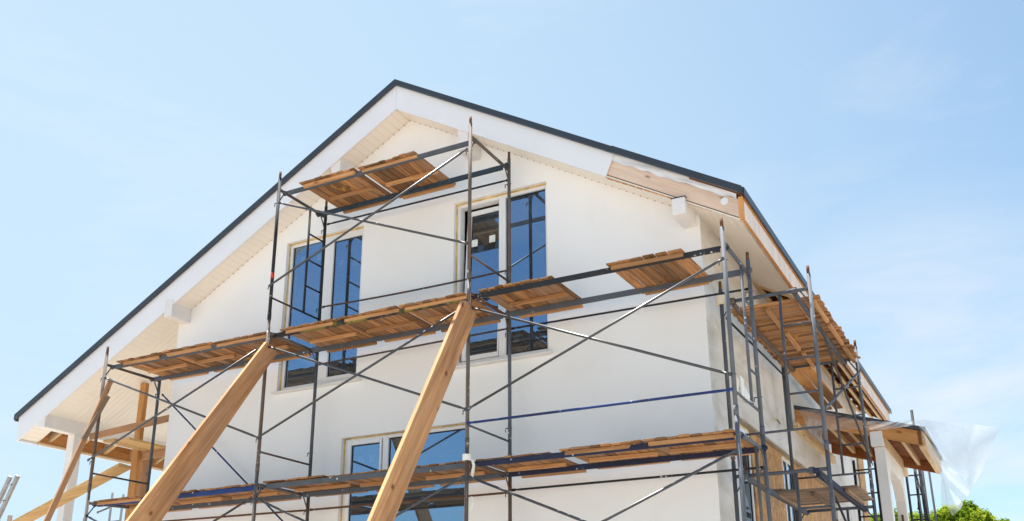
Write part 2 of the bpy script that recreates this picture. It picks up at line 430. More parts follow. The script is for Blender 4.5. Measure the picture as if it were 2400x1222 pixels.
# barge boards (fascia) along the gable
def barge_l(m): m.prism([(-2.93, .822, ztop(-2.93)-.06), (RX, .822, RZ-.06), (RX, .822, 9.035), (-2.90, .822, 5.02)], (0, .022, 0))
part(house, 'barge_board', M['fascia'], barge_l)
def barge_r(m): m.prism([(RX+.003, .822, RZ-.06), (7.54, .822, ztop(7.54)-.06), (7.42, .822, 7.195), (RX+.003, .822, 9.035)], (0, .022, 0))
part(house, 'barge_board', M['fascia'], barge_r)
def barge_raw(m): m.prism([(7.40, .85, 7.47), (7.9, .85, 7.165), (8.985, .85, 6.535), (8.985, .85, 6.285), (7.40, .85, 7.205)], (0, .04, 0))
part(house, 'barge_board', M['wood_pink'], barge_raw, label='bare pinkish timber barge board not yet clad')
def endgrain(m): m.box((8.985, .846, 6.29), (9.035, .90, 6.56), axis=2)
part(house, 'end_block', M['wood_raw'], endgrain)
# wrinkled roofing membrane between the bare board and the metal
def membrane(m):
    n = 46; pts = []
    for i in range(n+1):
        f = i/n; x = 7.44+(8.97-7.44)*f
        bt = 7.47-.61*(x-7.40) if x < 7.9 else 7.165-.5806*(x-7.9)
        hi, lo = ztop(x)-.05, bt-.012-.007*math.sin(i*.37)-.003*math.sin(i*1.1)
        row = []
        for k in range(7):
            v = k/6
            row.append((x, .842-.006*math.sin(i*.32+v*4)*math.sin(math.pi*v)-.002*math.sin(i*.9-v*6)*v-.004*v, hi+(lo-hi)*v+.006*math.sin(i*.9)*v))
        pts.append(row)
    for a, b in zip(pts[:-1], pts[1:]):
        for k in range(6): m.face([a[k], b[k], b[k+1], a[k+1]], smooth=True)
part(house, 'roof_membrane', M['fascia'], membrane)
def plate(m): m.tube((8.83, .845, 6.545), (8.83, .862, 6.545), .045, 16)
part(house, 'insulation_washer', M['pvc'], plate)
def trimdash(m):
    x = 7.43
    while x < 8.18:
        m.prism([(x, .843, 7.195-.575*(x-7.42)-.004), (x+.072, .843, 7.195-.575*(x+.072-7.42)-.004), (x+.072, .843, 7.195-.575*(x+.072-7.42)-.02), (x, .843, 7.195-.575*(x-7.42)-.02)], (0, .006, 0)); x += .092
part(house, 'nail_strip', M['wood_raw'], trimdash)

# soffits: gable overhang, narrow panels running front to back
def strips_gable(m):
    for x0, x1 in ((-2.88, RX), (RX, 9.0)):
        sgn = 1 if x0 < RX-1 else -1
        x = x0; p = .0905
        while x < x1-.01:
            b = min(x+p-.0035, x1)
            ye = YW-.002 if (XL < x < XR) else 1.1995
            m.prism([(x, .846, zsof(x)), (b, .846, zsof(b)), (b, .846, zsof(b)+.012), (x, .846, zsof(x)+.012)], (0, ye-.846, 0), tint=.5)
            x += p
    # backing in the grooves
part(house, 'soffit', M['soffit'], strips_gable)
def strips_porch(m):
    y = 1.201
    while y < 4.6:
        m.prism([(-2.30, y, zsof(-2.30)), (XL, y, zsof(XL)), (XL, y, zsof(XL)+.012), (-2.30, y, zsof(-2.30)+.012)], (0, .095, 0)); y += .10
part(house, 'soffit', M['soffit'], strips_porch)
def strips_eave(m):
    y = 1.2
    while y < 3.62:
        m.prism([(XR, y, zsof(XR)), (8.985, y, zsof(8.985)), (8.985, y, zsof(8.985)+.012), (XR, y, zsof(XR)+.012)], (0, .0965, 0)); y += .10
part(house, 'soffit', M['soffit'], strips_eave)
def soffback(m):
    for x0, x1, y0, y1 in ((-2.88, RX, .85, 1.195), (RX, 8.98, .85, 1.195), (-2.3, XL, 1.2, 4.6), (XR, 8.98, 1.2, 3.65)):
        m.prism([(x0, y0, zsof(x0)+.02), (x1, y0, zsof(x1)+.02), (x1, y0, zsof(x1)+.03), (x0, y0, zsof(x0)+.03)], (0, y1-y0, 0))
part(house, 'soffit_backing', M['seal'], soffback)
def jtrim_shadows(m):
    # small dark blocks standing in for the J-trim shadow at each panel's wall end
    x = .2
    while x < 8.35:
        if not (3.1 < x < 3.4 or 5.25 < x < 5.5):
            m.box((x, 1.188, zsof(x)-.011), (x+.012, 1.198, zsof(x)-.002))
        x += .0905
part(house, 'soffit_shadow_dots', M['prop'], jtrim_shadows)

# right eave: primed fascia board, battens, boards hung under the open part
def efascia(m): m.prism([(8.99, .90, 6.287), (9.03, .90, 6.287), (9.03, .90, 6.56), (8.99, .90, 6.56)], (0, 11.4, 0))
part(house, 'eave_fascia', M['wood_primed'], efascia)
def eedge(m):
    m.box((9.031, .90, 6.535), (9.044, 12.3, 6.572), axis=1); m.box((9.012, .90, 6.268), (9.040, 12.3, 6.284), axis=1)
part(house, 'edge_batten', M['wood_raw'], eedge)
def ebatt(m):
    for x in (8.46, 8.69, 8.90): m.box((x-.02, 3.66, zsof(x)-.01), (x+.025, 12.2, zsof(x)+.03), axis=1)
part(house, 'soffit_batten', M['wood_light'], ebatt)
for k in range(14):
    y = 4.1+.62*k
    if y < 12.2: part(house, 'rafter', M['wood_sheath'], lambda m: m.prism([(XR, y, zsof(XR)+.06), (8.985, y, zsof(8.985)+.06), (8.985, y, ztop(8.985)-.09), (XR, y, ztop(XR)-.09)], (0, .05, 0)))
def eaveboard(m): m.prism([(8.44, 3.70, 6.60), (8.98, 3.63, 6.27), (8.98, 3.70, 6.27), (8.44, 3.86, 6.60)], (0, 0, .02))
part(house, 'soffit_board', M['wood_light'], eaveboard)

# purlin ends under the gable overhang
def purl(x0, x1, z0, z1, yf=.80):
    def f(m): m.box((x0, yf, z0), (x1, YW+.01, z1), axis=1)
    part(house, 'purlin_end', M['trim'], f, .004)
purl(3.175, 3.335, 8.13, zsof(3.3)+.08, .848); purl(5.30, 5.46, 8.12, zsof(5.35)+.08, .848); purl(.145, .30, 6.615, zsof(.2)+.09, .81); purl(8.235, 8.39, 6.475, 6.685, .79)
def purlcap(m): m.box((8.228, .785, 6.685), (8.397, .87, 6.694))
part(house, 'purlin_cap', M['seal'], purlcap)

# ---- windows of the gable
def window(x0, x1, z0, z1, left, mull, tilt_left, glassL, glassR, stick, sash_right):
    Y0 = YW+.075
    base = MB(); fw = .055
    # outer frame
    base.box((x0, Y0, z0), (x0+fw, Y0+.12, z1)); base.box((x1-fw, Y0, z0), (x1, Y0+.12, z1))
    base.box((x0+fw, Y0, z1-fw), (x1-fw, Y0+.12, z1)); base.box((x0+fw, Y0, z0), (x1-fw, Y0+.12, z0+.075))
    base.box((mull[0], Y0-.002, z0+.075), (mull[1], Y0+.068, z1-fw))
    w = base.build('window', M['pvc'], house, .004)
    def pane(g, dy=.03, rot=None, nm='pane'):
        m = MB(); a, b, c, d = g
        m.face([(a-.01, Y0+dy, c-.01), (b+.01, Y0+dy, c-.01), (b+.01, Y0+dy, d+.01), (a-.01, Y0+dy, d+.01)])
        if rot: m.v = [rot @ p for p in m.v]
        m.build('pane', M['glass'], w, recalc=False)
        s = MB(); e = .012
        for lo, hi in (((a, c), (a+e, d)), ((b-e, c), (b, d)), ((a+e, d-e), (b-e, d)), ((a+e, c), (b-e, c+e))):
            s.box((lo[0], Y0+dy-.008, lo[1]), (hi[0], Y0+dy-.003, hi[1]))
        if rot: s.v = [rot @ p for p in s.v]
        s.build('seal', M['seal'], w)
    def sash(g, fr, rot=None):
        a, b, c, d = g; s = MB(); y0, y1 = Y0-.014, Y0+.05
        s.box((a-fr[0], y0, c-fr[2]), (a, y1, d+fr[3])); s.box((b, y0, c-fr[2]), (b+fr[1], y1, d+fr[3]))
        s.box((a, y0, d), (b, y1, d+fr[3])); s.box((a, y0, c-fr[2]), (b, y1, c))
        if rot: s.v = [rot @ p for p in s.v]
        s.build('sash', M['pvc'], w, .004)
    rot = None
    if tilt_left:
        p = V((glassL[0], Y0+.03, z0+.1)); rot = Matrix.Translation(p) @ Matrix.Rotation(R(-3.4), 4, 'X') @ Matrix.Translation(-p)
        sash(glassL, (.06, .02, .06, .065), rot); pane(glassL, .02, rot)
    elif left: sash(glassL, (.06, .03, .06, .06)); pane(glassL, .02)
    else: pane(glassL)
    if sash_right: sash(glassR, (.06, .05, .06, .06)); pane(glassR, .02)
    else: pane(glassR)
    f = MB(); ft = .012
    f.box((x0+.001, Y0-.02, z0+.02), (x0+ft, Y0-.001, z1-ft)); f.box((x0+.001, Y0-.03, z1-ft), (x1-.001, Y0-.001, z1-.001))
    f.build('foam_line', M['foam'], w)
    for (sx, sz) in stick:
        m = MB(); m.face([(sx-.045, Y0+.036, sz-.05), (sx+.045, Y0+.036, sz-.05), (sx+.045, Y0+.036, sz+.05), (sx-.045, Y0+.036, sz+.05)])
        m.build('sticker', M['sticker'], w, recalc=False)
    return w
window(*WIN[0], False, (2.80, 2.91), False, (2.20, 2.795, 5.345, 7.525), (2.97, 3.475, 5.395, 7.455), [(2.36, 7.31), (2.68, 7.29), (3.08, 7.11), (3.34, 7.06)], True)
window(*WIN[1], True, (5.70, 5.80), True, (5.215, 5.675, 5.36, 7.40), (5.805, 6.385, 5.305, 7.485), [(5.31, 6.95), (5.58, 6.96), (5.93, 5.51), (6.30, 5.47)], False)
window(*WIN[2], True, (3.965, 4.05), False, (3.455, 3.92, 2.38, 4.375), (4.055, 5.215, 2.33, 4.42), [(3.60, 4.18), (3.77, 4.18)], False)
def sill(x0, x1, z): part(house, 'window_sill', M['trim'], lambda m: m.prism([(x0, 1.115, z-.035), (x0, YW+.02, z-.035), (x0, YW+.09, z+.002), (x0, 1.115, z-.012)], (x1-x0, 0, 0)), .003)
sill(2.11, 3.63, 5.268); sill(5.02, 6.50, 5.218)

# ---- right-hand wall: tall windows and OSB covers in the long recess
def side_window(y0, y1):
    b = MB(); x = XR-.10; f = .06; zt = OZ1-.025
    b.box((x-.05, y0, .3), (x+.02, y0+f, zt), axis=2); b.box((x-.05, y1-f, .3), (x+.02, y1, zt), axis=2)
    b.box((x-.05, y0+f, zt-f), (x+.02, y1-f, zt), axis=1); ym = y0+.27
    b.box((x-.05, ym, .3), (x+.02, ym+.07, zt-f), axis=2)
    w = b.build('window', M['pvc'], house, .004)
    for a, c in ((y0+f, ym), (ym+.07, y1-f)):
        m = MB(); m.face([(x, a, .35), (x, c, .35), (x, c, zt-f), (x, a, zt-f)]); m.build('pane', M['glass'], w, recalc=False)
        m = MB()
        m.box((x+.002, a, .35), (x+.008, a+.02, zt-f)); m.box((x+.002, a+.02, zt-f-.02), (x+.008, c, zt-f)); m.box((x+.002, c-.02, .35), (x+.008, c, zt-f-.02))
        m.build('seal', M['seal'], w)
side_window(2.26, 3.04); side_window(4.80, 5.44)
def osb(y0, y1, z0=.2, z1=None, x=None):
    xx = XR-.085 if x is None else x
    part(house, 'osb_panel', M['osb'], lambda m: m.box((xx, y0, z0), (xx+.02, y1, z1 or OZ1-.03), axis=1))
osb(3.07, 4.74); osb(5.47, 8.38); osb(11.2, 11.88, 3.0, 5.7, XR+.012)
def lintelboard(m): m.box((XR-.105, OY0+.01, OZ1-.022), (XR-.004, OY1-.01, OZ1-.004), axis=1)
part(house, 'lintel_board', M['lintel'], lintelboard)
part(house, 'lintel_foam', M['foam'], lambda m: m.box((XR-.100, OY0+.02, OZ1-.040), (XR-.075, OY1-.01, OZ1-.023), axis=1))

# ---- left porch: beam, columns, open outer soffit
def pbeam(m): m.box((-2.455, .83, 5.19), (-2.285, 6.3, 5.42), axis=1)
part(house, 'porch_beam', M['trim'], pbeam, .006)
def pcol(m): m.box((-2.45, 1.41, 0), (-2.29, 1.58, 5.188), axis=2)
part(house, 'porch_column', M['trim'], pcol, .006)
def pcol2(m): m.box((-2.45, 2.86, 0), (-2.29, 3.02, 5.188), axis=2)
part(house, 'porch_column', M['prop'], pcol2, .006, 'bare timber porch column')
for k in range(7):
    y = 1.36+.56*k
    part(house, 'rafter', M['wood_light'], lambda m: m.prism([(-2.86, y, 5.10), (-2.466, y, 5.29), (-2.466, y, ztop(-2.46)-.1), (-2.86, y, ztop(-2.86)-.1)], (0, .055, 0)))
def ofas(m):
    m.box((-2.885, 1.195, 5.07), (-2.862, 5.2, 5.40), axis=1); m.box((-2.464, 1.2, 5.27), (-2.457, 5.2, 5.46), axis=1)
part(house, 'eave_fascia', M['wood_raw'], ofas)
def obat(m): m.box((-2.90, 1.195, 5.045), (-2.83, 5.2, 5.068), axis=1)
part(house, 'edge_batten', M['wood_light'], obat)
def wfas(m): m.box((-2.925, .845, 5.03), (-2.893, 5.4, 5.42), axis=1)
part(house, 'eave_fascia', M['fascia'], wfas)

# ---- right porch roof, its columns and beam
PY0, PY1 = 5.60, 8.06
def pz(x): return 5.285-.302*(x-XR)
def proof(m): m.prism([(XR, PY0, pz(XR)), (10.20, PY0, pz(10.20)), (10.20, PY0, pz(10.20)-.035), (XR, PY0, pz(XR)-.035)], (0, PY1-PY0, 0))
pr = part(house, 'porch_roof', M['roof'], proof)
def pverge(m):
    m.prism([(XR, PY0-.03, pz(XR)+.006), (10.21, PY0-.03, pz(10.21)+.006), (10.21, PY0-.03, pz(10.21)-.055), (XR, PY0-.03, pz(XR)-.055)], (0, .026, 0))
    m.box((10.202, PY0-.03, pz(10.2)-.055), (10.216, PY1, pz(10.2)+.004))
part(pr, 'verge_trim', M['roof'], pverge)
def prake(m): m.prism([(XR+.01, PY0+.002, pz(XR)-.06), (10.15, PY0+.002, pz(10.15)-.06), (10.15, PY0+.002, pz(10.15)-.265), (XR+.01, PY0+.002, pz(XR)-.265)], (0, .04, 0))
part(pr, 'barge_board', M['wood_raw'], prake)
part(pr, 'barge_board', M['wood_sheath'], lambda m: m.prism([(XR+.075, PY1-.045, pz(XR+.07)-.06), (10.15, PY1-.045, pz(10.15)-.06), (10.15, PY1-.045, pz(10.15)-.28), (XR+.075, PY1-.045, pz(XR+.07)-.28)], (0, .04, 0)))
def peave(m): m.box((10.152, PY0+.045, pz(10.15)-.25), (10.19, PY1-.02, pz(10.15)-.045), axis=1)
part(pr, 'eave_fascia', M['wood_light'], peave)
def pend(m): m.box((10.105, PY0-.004, pz(10.1)-.27), (10.150, PY0+.001, pz(10.1)-.075), axis=2)
part(pr, 'end_block', M['wood_sheath'], pend)
def psheath(m):
    y = PY0+.05
    while y < PY1-.02:
        w = random.uniform(.13, .17)
        m.beam((XR, y+w/2, pz(XR)-.10), (10.15, y+w/2, pz(10.15)-.10), w-.012, .02); y += w
part(pr, 'sheathing', M['wood_sheath'], psheath)
for x in (8.87, 9.14, 9.86):
    part(pr, 'purlin', M['wood_light'], lambda m: m.box((x-.024, PY0+.045, pz(x)-.21), (x+.024, PY1-.05, pz(x)-.115), axis=1))
part(pr, 'edge_batten', M['wood_light'], lambda m: m.box((10.10, PY0+.045, pz(10.12)-.29), (10.17, PY1-.04, pz(10.12)-.255), axis=1))
part(pr, 'wall_batten', M['wood_light'], lambda m: m.box((XR+.002, PY0-.2, pz(XR)-.42), (XR+.07, PY1+.3, pz(XR)-.30), axis=1))
part(house, 'porch_beam', M['wood_light'], lambda m: m.box((9.48, PY0+.09, 4.56), (9.625, PY1+.45, 4.755), axis=1))
part(house, 'beam_cap', M['trim'], lambda m: m.box((9.465, PY0-.02, 4.555), (9.635, PY0+.088, 4.765), axis=1), .005)
def knee(m):
    # lintel with chamfered corners between the two columns, one flat shape
    x = 9.49
    m.prism([(x, PY0+.10, 0), (x, PY0+.26, 0), (x, PY0+.26, 4.00), (x, PY0+.36, 4.20), (x, PY0+.52, 4.30), (x, 7.18, 4.30), (x, 7.36, 4.20), (x, 7.48, 4.0), (x, 7.48, 0), (x, 7.64, 0), (x, 7.64, 4.555), (x, PY0+.10, 4.555)], (.145, 0, 0))
part(house, 'porch_column', M['trim'], knee, .005)
house_parts_done = True

# ------------------------------------------------------------------ FRONT SCAFFOLD
T1, T2, T3 = 3.70, 5.675, 7.72
RP = .0225
def frame(scaf, kind, a, d, T, zb, mats, stile=True, rungs=True, name='frame'):
    """a: outer post base (x,y), d: unit vector to the inner post, T: transom height, zb: foot height"""
    a = V((a[0], a[1], 0)); d = V((d[0], d[1], 0)); b = a+d
    Z = lambda p, z: V((p.x, p.y, z))
    m = MB(); m.tube(Z(a, T)+d*.02, Z(b, T)-d*.02, .021, 10)
    # small gussets below the transom
    for p, s in ((a, 1), (b, -1)):
        m.tube(Z(p, T-.17)+d*.015*s, Z(p, T-.012)+d*.11*s, .009, 6)
    f = m.build(name, mats['transom'], scaf)
    for p, mt in ((a, mats['outer']), (b, mats['inner'])):
        m = MB(); m.tube(Z(p, zb), Z(p, T+.17), RP, 12)
        m.tube(Z(p, zb-.001), Z(p, zb+.10), RP+.003, 12)
        for zz in (T-.20, T-1.40):
            n = V((d.y, -d.x, 0)); s = -1 if kind == 'front' else 1
            m.tube(Z(p, zz)-n*.03*s, Z(p, zz)+n*.06*s, .007, 6); m.tube(Z(p, zz+.005)+n*.055*s, Z(p, zz-.045)+n*.058*s, .006, 5)
        m.build('post', mt, f)
        m = MB(); m.tube(Z(p, T+.168), Z(p, T+.265), RP-.005, 12)
        m.build('spigot', M['m_brown'], f)
    m = MB(); m.tube(Z(a, T-1.565)+d*.02, Z(b, T-1.565)-d*.02, .0135, 8); m.build('rung', mats['rung'], f)
    if stile:
        p = a+d*.66
        m = MB(); m.tube(Z(p, T-.02), Z(p, T-1.56), .0165, 8); m.build('stile', mats['rung'], f)
        for k in (1, 2, 3):
            m = MB(); m.tube(Z(p, T-.39*k)+d*.015, Z(b, T-.39*k)-d*.02, .0125, 8); m.build('rung', mats['rung'], f)
    return f
def ledger(scaf, p0, p1, mat, h=.058, w=.036, lab=None):
    def f(m):
        m.beam(p0, p1, w, h)
        d = (V(p1)-V(p0)).normalized()
        q = V((0, 0, 1)).cross(d)
        for p, s in ((V(p0), 1), (V(p1), -1)):
            m.tube(p-d*.068*s-q*.03+V((0, 0, .012)), p-d*.068*s+q*.03+V((0, 0, .012)), .029, 10)
            m.beam(p-d*.07*s+V((0, 0, .028)), p-d*.002*s+V((0, 0, .020)), w*.8, .014); m.beam(p-d*.072*s+V((0, 0, .026)), p-d*.066*s+V((0, 0, -.03)), w*.8, .014, (1, 0, 0) if abs(d.x) < .5 else (0, 1, 0))
    return part(scaf, 'ledger', mat, f, .003, lab)
def brace(scaf, p0, p1, mat, r=.0145, name='cross_brace', bend=None, lab=None):
    def f(m):
        p, q = V(p0), V(p1); d = (q-p).normalized()
        m.tube(p+d*.09, q-d*.09, r, 8, bend=bend, seg=6 if bend else 1)
        for a, s in ((p, 1), (q, -1)):
            m.tube(a-d*.015*s, a+d*.10*s, r*.55, 6, r2=r*1.02)
            m.beam(a-d*.02*s, a+d*.03*s, .006, r*2.4, (0, 0, 1))
    return part(scaf, name, mat, f, 0, lab)

fs = thing('scaffold', 'tall steel frame scaffold standing along the white gable wall, reaching the upper windows', 'scaffold', (4.5, 0, 0), 'steel scaffolds')
mr = lambda o, i, t, r: dict(outer=M[o], inner=M[i], transom=M[t], rung=M[r])
# bottom tier, lower tier, middle tier, top tier
for x, zb in ((0, 0), (3, 0), (6, 0), (9, 0)):
    frame(fs, 'front', (x, 0), (0, 1), 1.70, 0.0, mr('m_rust', 'm_rust', 'm_rust', 'm_rust'), False)
frame(fs, 'front', (0, 0), (.28, 1), T1, 1.72, mr('m_rust', 'm_rust', 'm_rust', 'm_rust'), False)
frame(fs, 'front', (3, 0), (0, 1), T1, 1.72, mr('m_rust', 'm_rust', 'm_rust', 'm_rust'), False)
frame(fs, 'front', (6, 0), (0, 1), T1, 1.72, mr('m_rust', 'm_rust', 'm_rust', 'm_rust'), False)
frame(fs, 'front', (9, 0), (0, 1), T1, 1.72, mr('m_bluegrey', 'm_bluegrey', 'm_bluegrey', 'm_rust'), True)
frame(fs, 'front', (0, 0), (0, 1), T2, 3.86, mr('m_rust', 'm_grey', 'm_mix', 'm_mix'), False)
frame(fs, 'front', (3, 0), (0, 1), T2, 3.86, mr('m_rust', 'm_grey', 'm_rust', 'm_rust'), False)
frame(fs, 'front', (6, 0), (0, 1), T2, 3.86, mr('m_rust', 'm_bluegrey', 'm_brown', 'm_bluegrey'), False)
frame(fs, 'front', (9, 0), (0, 1), T2, 3.86, mr('m_bluegrey', 'm_bluegrey', 'm_grey', 'm_bluegrey'), True)
frame(fs, 'front', (3, 0), (0, 1), T3, 5.85, mr('m_dark', 'm_dark', 'm_mix', 'm_dark'), True)
frame(fs, 'front', (6, 0), (0, 1), T3, 5.85, mr('m_rust', 'm_rust', 'm_rust', 'm_rust'), False)

yf, yb = .12, .88
for z, x0, x1, mf, mb_ in ((T3-.015, 3, 6, 'm_grey', 'm_petrol'),
                           (T2-.015, 0, 3, 'm_grey', 'm_grey'), (T2-.015, 3, 6, 'm_yellow', 'm_grey'), (T2-.015, 6, 9, 'm_black', 'm_grey'),
                           (T1-.015, 0, 3, 'm_blue', 'm_grey'), (T1-.015, 3, 6, 'm_grey', 'm_grey'), (T1-.015, 6, 9, 'm_navy', 'm_navy')):
    ledger(fs, (x0+.07, yf, z), (x1-.07, yf, z), M[mf], lab={'m_blue': 'bright blue painted ledger'}.get(mf))
    ledger(fs, (x0+.03, yb, z+.01), (x1-.03, yb, z+.01), M[mb_], .064)
for p0, p1, mt in (((9, 5.46), (6.06, 4.27), 'm_brace'), ((6.08, 5.46), (8.98, 4.27), 'm_brace'), ((.05, 5.46), (3, 4.28), 'm_brace'), ((0, 4.28), (2.98, 5.46), 'm_brace'),
                   ((3.06, 5.46), (6, 4.28), 'm_brace'), ((3.04, 4.27), (5.98, 5.47), 'm_brace'), ((3.04, 7.50), (5.98, 6.29), 'm_brace'), ((3.04, 6.29), (5.99, 7.50), 'm_brace'),
                   ((3, 3.52), (.06, 2.28), 'm_mix'), ((.04, 3.52), (2.98, 2.28), 'm_navy'), ((3.04, 3.52), (5.98, 2.28), 'm_brace'), ((6, 3.52), (3.04, 2.28), 'm_brace'),
                   ((6.05, 3.52), (8.98, 2.28), 'm_brace'), ((8.98, 3.50), (6.04, 2.28), 'm_brace')):
    up = p1[1] > p0[1]
    y = -.078 if up == (p1[0] > p0[0]) else -.022
    brace(fs, (p0[0], y, p0[1]), (p1[0], y, p1[1]), M[mt])
for p0, p1, mt, lab, bend in (((3, 7.62), (6, 7.60), 'm_dark', None, None), ((3, 6.35), (6, 6.33), 'm_mix', None, (0, 0, -.02)), ((3, 5.51), (6, 5.55), 'm_mix', None, None), ((6, 5.54), (9, 5.52), 'm_dark', None, None),
                        ((0, 3.55), (3, 3.52), 'm_brown', None, None), ((3, 3.52), (6, 3.51), 'm_brown', None, None), ((6, 3.535), (9, 3.53), 'm_black', 'black rail splashed with white paint', None)):
    brace(fs, (p0[0]+.03, 1.03, p0[1]), (p1[0]-.03, 1.03, p1[1]), M[mt], .0135, 'rail', bend, lab)
brace(fs, (6.03, -.03, 4.12), (8.97, -.03, 4.115), M['m_blue'], .0145, 'rail', None, 'scuffed bright blue rail')
brace(fs, (.06, 1.03, 5.46), (2.98, 1.03, 3.06), M['m_blue'], .0125, 'cross_brace', None, 'thin blue diagonal brace')
part(fs, 'marker_band', M['red'], lambda m: m.tube((3, 0, 6.42), (3, 0, 6.50), RP+.002, 12))

# ------------------------------------------------------------------ deck panels
DG = 'plank panels laid across the scaffold ledgers'
def deck(label, x0, x1, y0, y1, z, mat='deck', axis='y', gap=(.005, .017), batt=(.06, .52, .95), bl=None, tilt=0., wr=(.095, .14), th=.020, skewx=0.):
    """planks run along y across the panel (axis='y'); battens run along x underneath"""
    t = thing('plank_platform', label, 'plank platform', ((x0+x1)/2, (y0+y1)/2, z), DG)
    m = MB(); x = x0
    while x < x1-.03:
        w = min(random.uniform(*wr), x1-x)
        if w < .05: break
        ya, yb_ = y0+random.uniform(-.014, .012), y1+random.uniform(-.02, .018)
        dz0, dz1 = random.uniform(-.001, .004), random.uniform(-.001, .004)
        sk = random.uniform(-.006, .006)+skewx
        tt = th+random.uniform(-.002, .003)
        A = V((x, ya, z+dz0)); Bx = V((x+w-random.uniform(*gap), ya+random.uniform(-.006, .006), z+dz0))
        Cx = V((x+sk, yb_, z+dz1)); Dx = V((x+sk+w-random.uniform(*gap), yb_+random.uniform(-.006, .006), z+dz1))
        up = V((0, 0, tt))
        m.hexa([A, Bx, Bx+up, A+up, Cx, Dx, Dx+up, Cx+up])
        x += w
    if axis == 'x':
        cx = t.location
        m.v = [V((cx.x+(p.y-cx.y), cx.y+(p.x-cx.x), p.z)) for p in m.v]
    m.build('planks', M[mat], t, .003)
    L0, L1 = (x0+.04, x1-.03)
    for k, by in enumerate(batt):
        b = MB(); yy = y0+by
        zz = z-.0225
        o0, o1 = random.uniform(-.02, .05), random.uniform(-.06, .02)
        if k == 1: o0 += .05
        b.beam((L0+o0, yy, zz), (L1+o1, yy+random.uniform(-.012, .012), zz+random.uniform(-.003, 0)), .042, .042, jit=.003)
        if axis == 'x':
            cx = t.location; b.v = [V((cx.x+(p.y-cx.y), cx.y+(p.x-cx.x), p.z)) for p in b.v]
        b.build('batten', M['batten' if mat.startswith('deck') and mat != 'deck_grey' else mat], t, .003)
    return t
z3, z2, z1 = T3+.016, T2+.016, T1+.016
deck('plank panel with yellow paint stains, left one of the two on the topmost scaffold level', 3.32, 4.235, .03, 1.02, z3, 'deck_stained')
deck('plank panel right of the yellow-stained one on the topmost scaffold level', 4.27, 5.19, .05, 1.05, z3)
deck('plank panel at the far left end of the middle scaffold level, beside the leftmost post', .18, 1.06, .03, 1.02, z2-.002)
deck('second plank panel from the left on the middle scaffold level, lapped over its neighbour', 1.07, 1.98, .03, 1.0, z2+.004)
deck('plank panel ending beside the left leaning shore board on the middle scaffold level', 2.0, 2.93, .05, 1.02, z2)
deck('plank panel with green-yellow paint on its front edge, under the left upper window', 3.14, 4.06, .05, 1.03, z2)
deck('plank panel in the centre of the middle level, between the two leaning boards', 4.07, 4.98, .06, 1.05, z2+.003)
deck('plank panel ending behind the top of the right leaning shore board', 4.99, 5.93, .05, 1.02, z2)
deck('short plank panel in front of the right upper window, tied to its ledger with wire', 6.08, 7.03, .08, .99, z2+.01)
deck('lone short plank panel of wide boards near the right end of the middle level', 7.70, 8.58, .02, 1.06, z2, gap=(.006, .02), wr=(.12, .17), batt=(.07, .97), skewx=.03)
deck('weathered plank panel on the blue ledger at the lower left, crossed by a leaning board', .02, .98, .06, 1.0, z1)
deck('plank panel in the middle of the blue ledger bay at the lower left', .99, 1.95, .08, 1.0, z1+.003)
deck('plank panel next to the rusty post at the right end of the blue ledger', 1.96, 2.88, .08, 1.0, z1)
deck('short raised plank panel right of the rusty post, left of the lower window', 3.02, 3.98, .10, 1.0, z1+.014)
deck('weathered plank panel below the lower window, left of the right leaning board', 4.01, 4.93, .12, 1.0, z1)
deck('plank panel below the lower window, ending at the post with the white tape roll', 4.94, 5.92, .12, 1.0, z1+.002)
deck('lower-level plank panel just right of the post with the white tape roll', 6.04, 6.95, .12, .93, z1)
deck('lower-level plank panel in the middle of the navy ledger', 7.08, 8.01, .06, 1.0, z1+.004)
deck('lower-level plank panel on the navy ledger, at the right corner under the bucket lid', 8.03, 8.955, .03, 1.0, z1)

# ------------------------------------------------------------------ SIDE SCAFFOLD
U2, U1 = 5.535, 3.52
ss = thing('scaffold', 'grey steel frame scaffold along the right-hand side wall, standing around the corner of the house', 'scaffold', (9.07, 4.4, 0), 'steel scaffolds')
sm = mr('m_bluegrey', 'm_grey', 'm_grey', 'm_grey')
for y in (1.37, 4.39, 7.40):
    for T, zb in ((U1-2.015, 0.0), (U1, U1-1.82)) + (((U2, U2-1.82),) if y < 7 else ()):
        # outer post at x=9.57, inner at 8.57; the stile stands nearer the outer post
        a = V((8.57, y, 0)); d = (1, 0)
        frame(ss, 'side', (8.57, y), (1, 0), T, zb, dict(outer=M['m_grey'], inner=M['m_bluegrey'], transom=M['m_grey'], rung=M['m_grey']), True)
ledger(ss, (9.40, 1.39, U2-.03), (9.40, 4.37, U2-.03), M['m_grey'], .06, .035)
ledger(ss, (8.70, 1.39, U2-.03), (8.70, 4.37, U2-.03), M['m_rust'], .06, .035)
ledger(ss, (9.45, 1.39, U1-.03), (9.45, 4.37, U1-.03), M['m_navy'], .07, .045)
ledger(ss, (8.70, 1.39, U1-.02), (8.70, 4.37, U1-.02), M['m_grey'], .06, .035)
brace(ss, (8.60, 1.42, 5.36), (8.60, 4.36, 5.40), M['m_dark'], .0135, 'rail')
brace(ss, (9.60, 4.35, 5.35), (9.60, 1.40, 4.17), M['m_bluegrey'], .0165)
brace(ss, (9.62, 1.42, 5.14), (9.62, 4.30, 4.06), M['m_mix'], .0135)
brace(ss, (9.60, 1.40, 3.22), (9.60, 4.34, 2.05), M['m_dark'], .0135)
for y in (1.37, 4.39):
    for x in (8.70, 9.40):
        part(ss, 'clamp', M['m_brown'], lambda m: m.box((x-.03, y-.035, U2-.035), (x+.03, y+.035, U2+.03)), .004)
for x in (8.70, 9.40):
    part(ss, 'clamp', M['m_grey'], lambda m: m.box((x-.03, 1.335, U1-.035), (x+.03, 1.405, U1+.03)), .004)
zs = U2+.004
k = 0
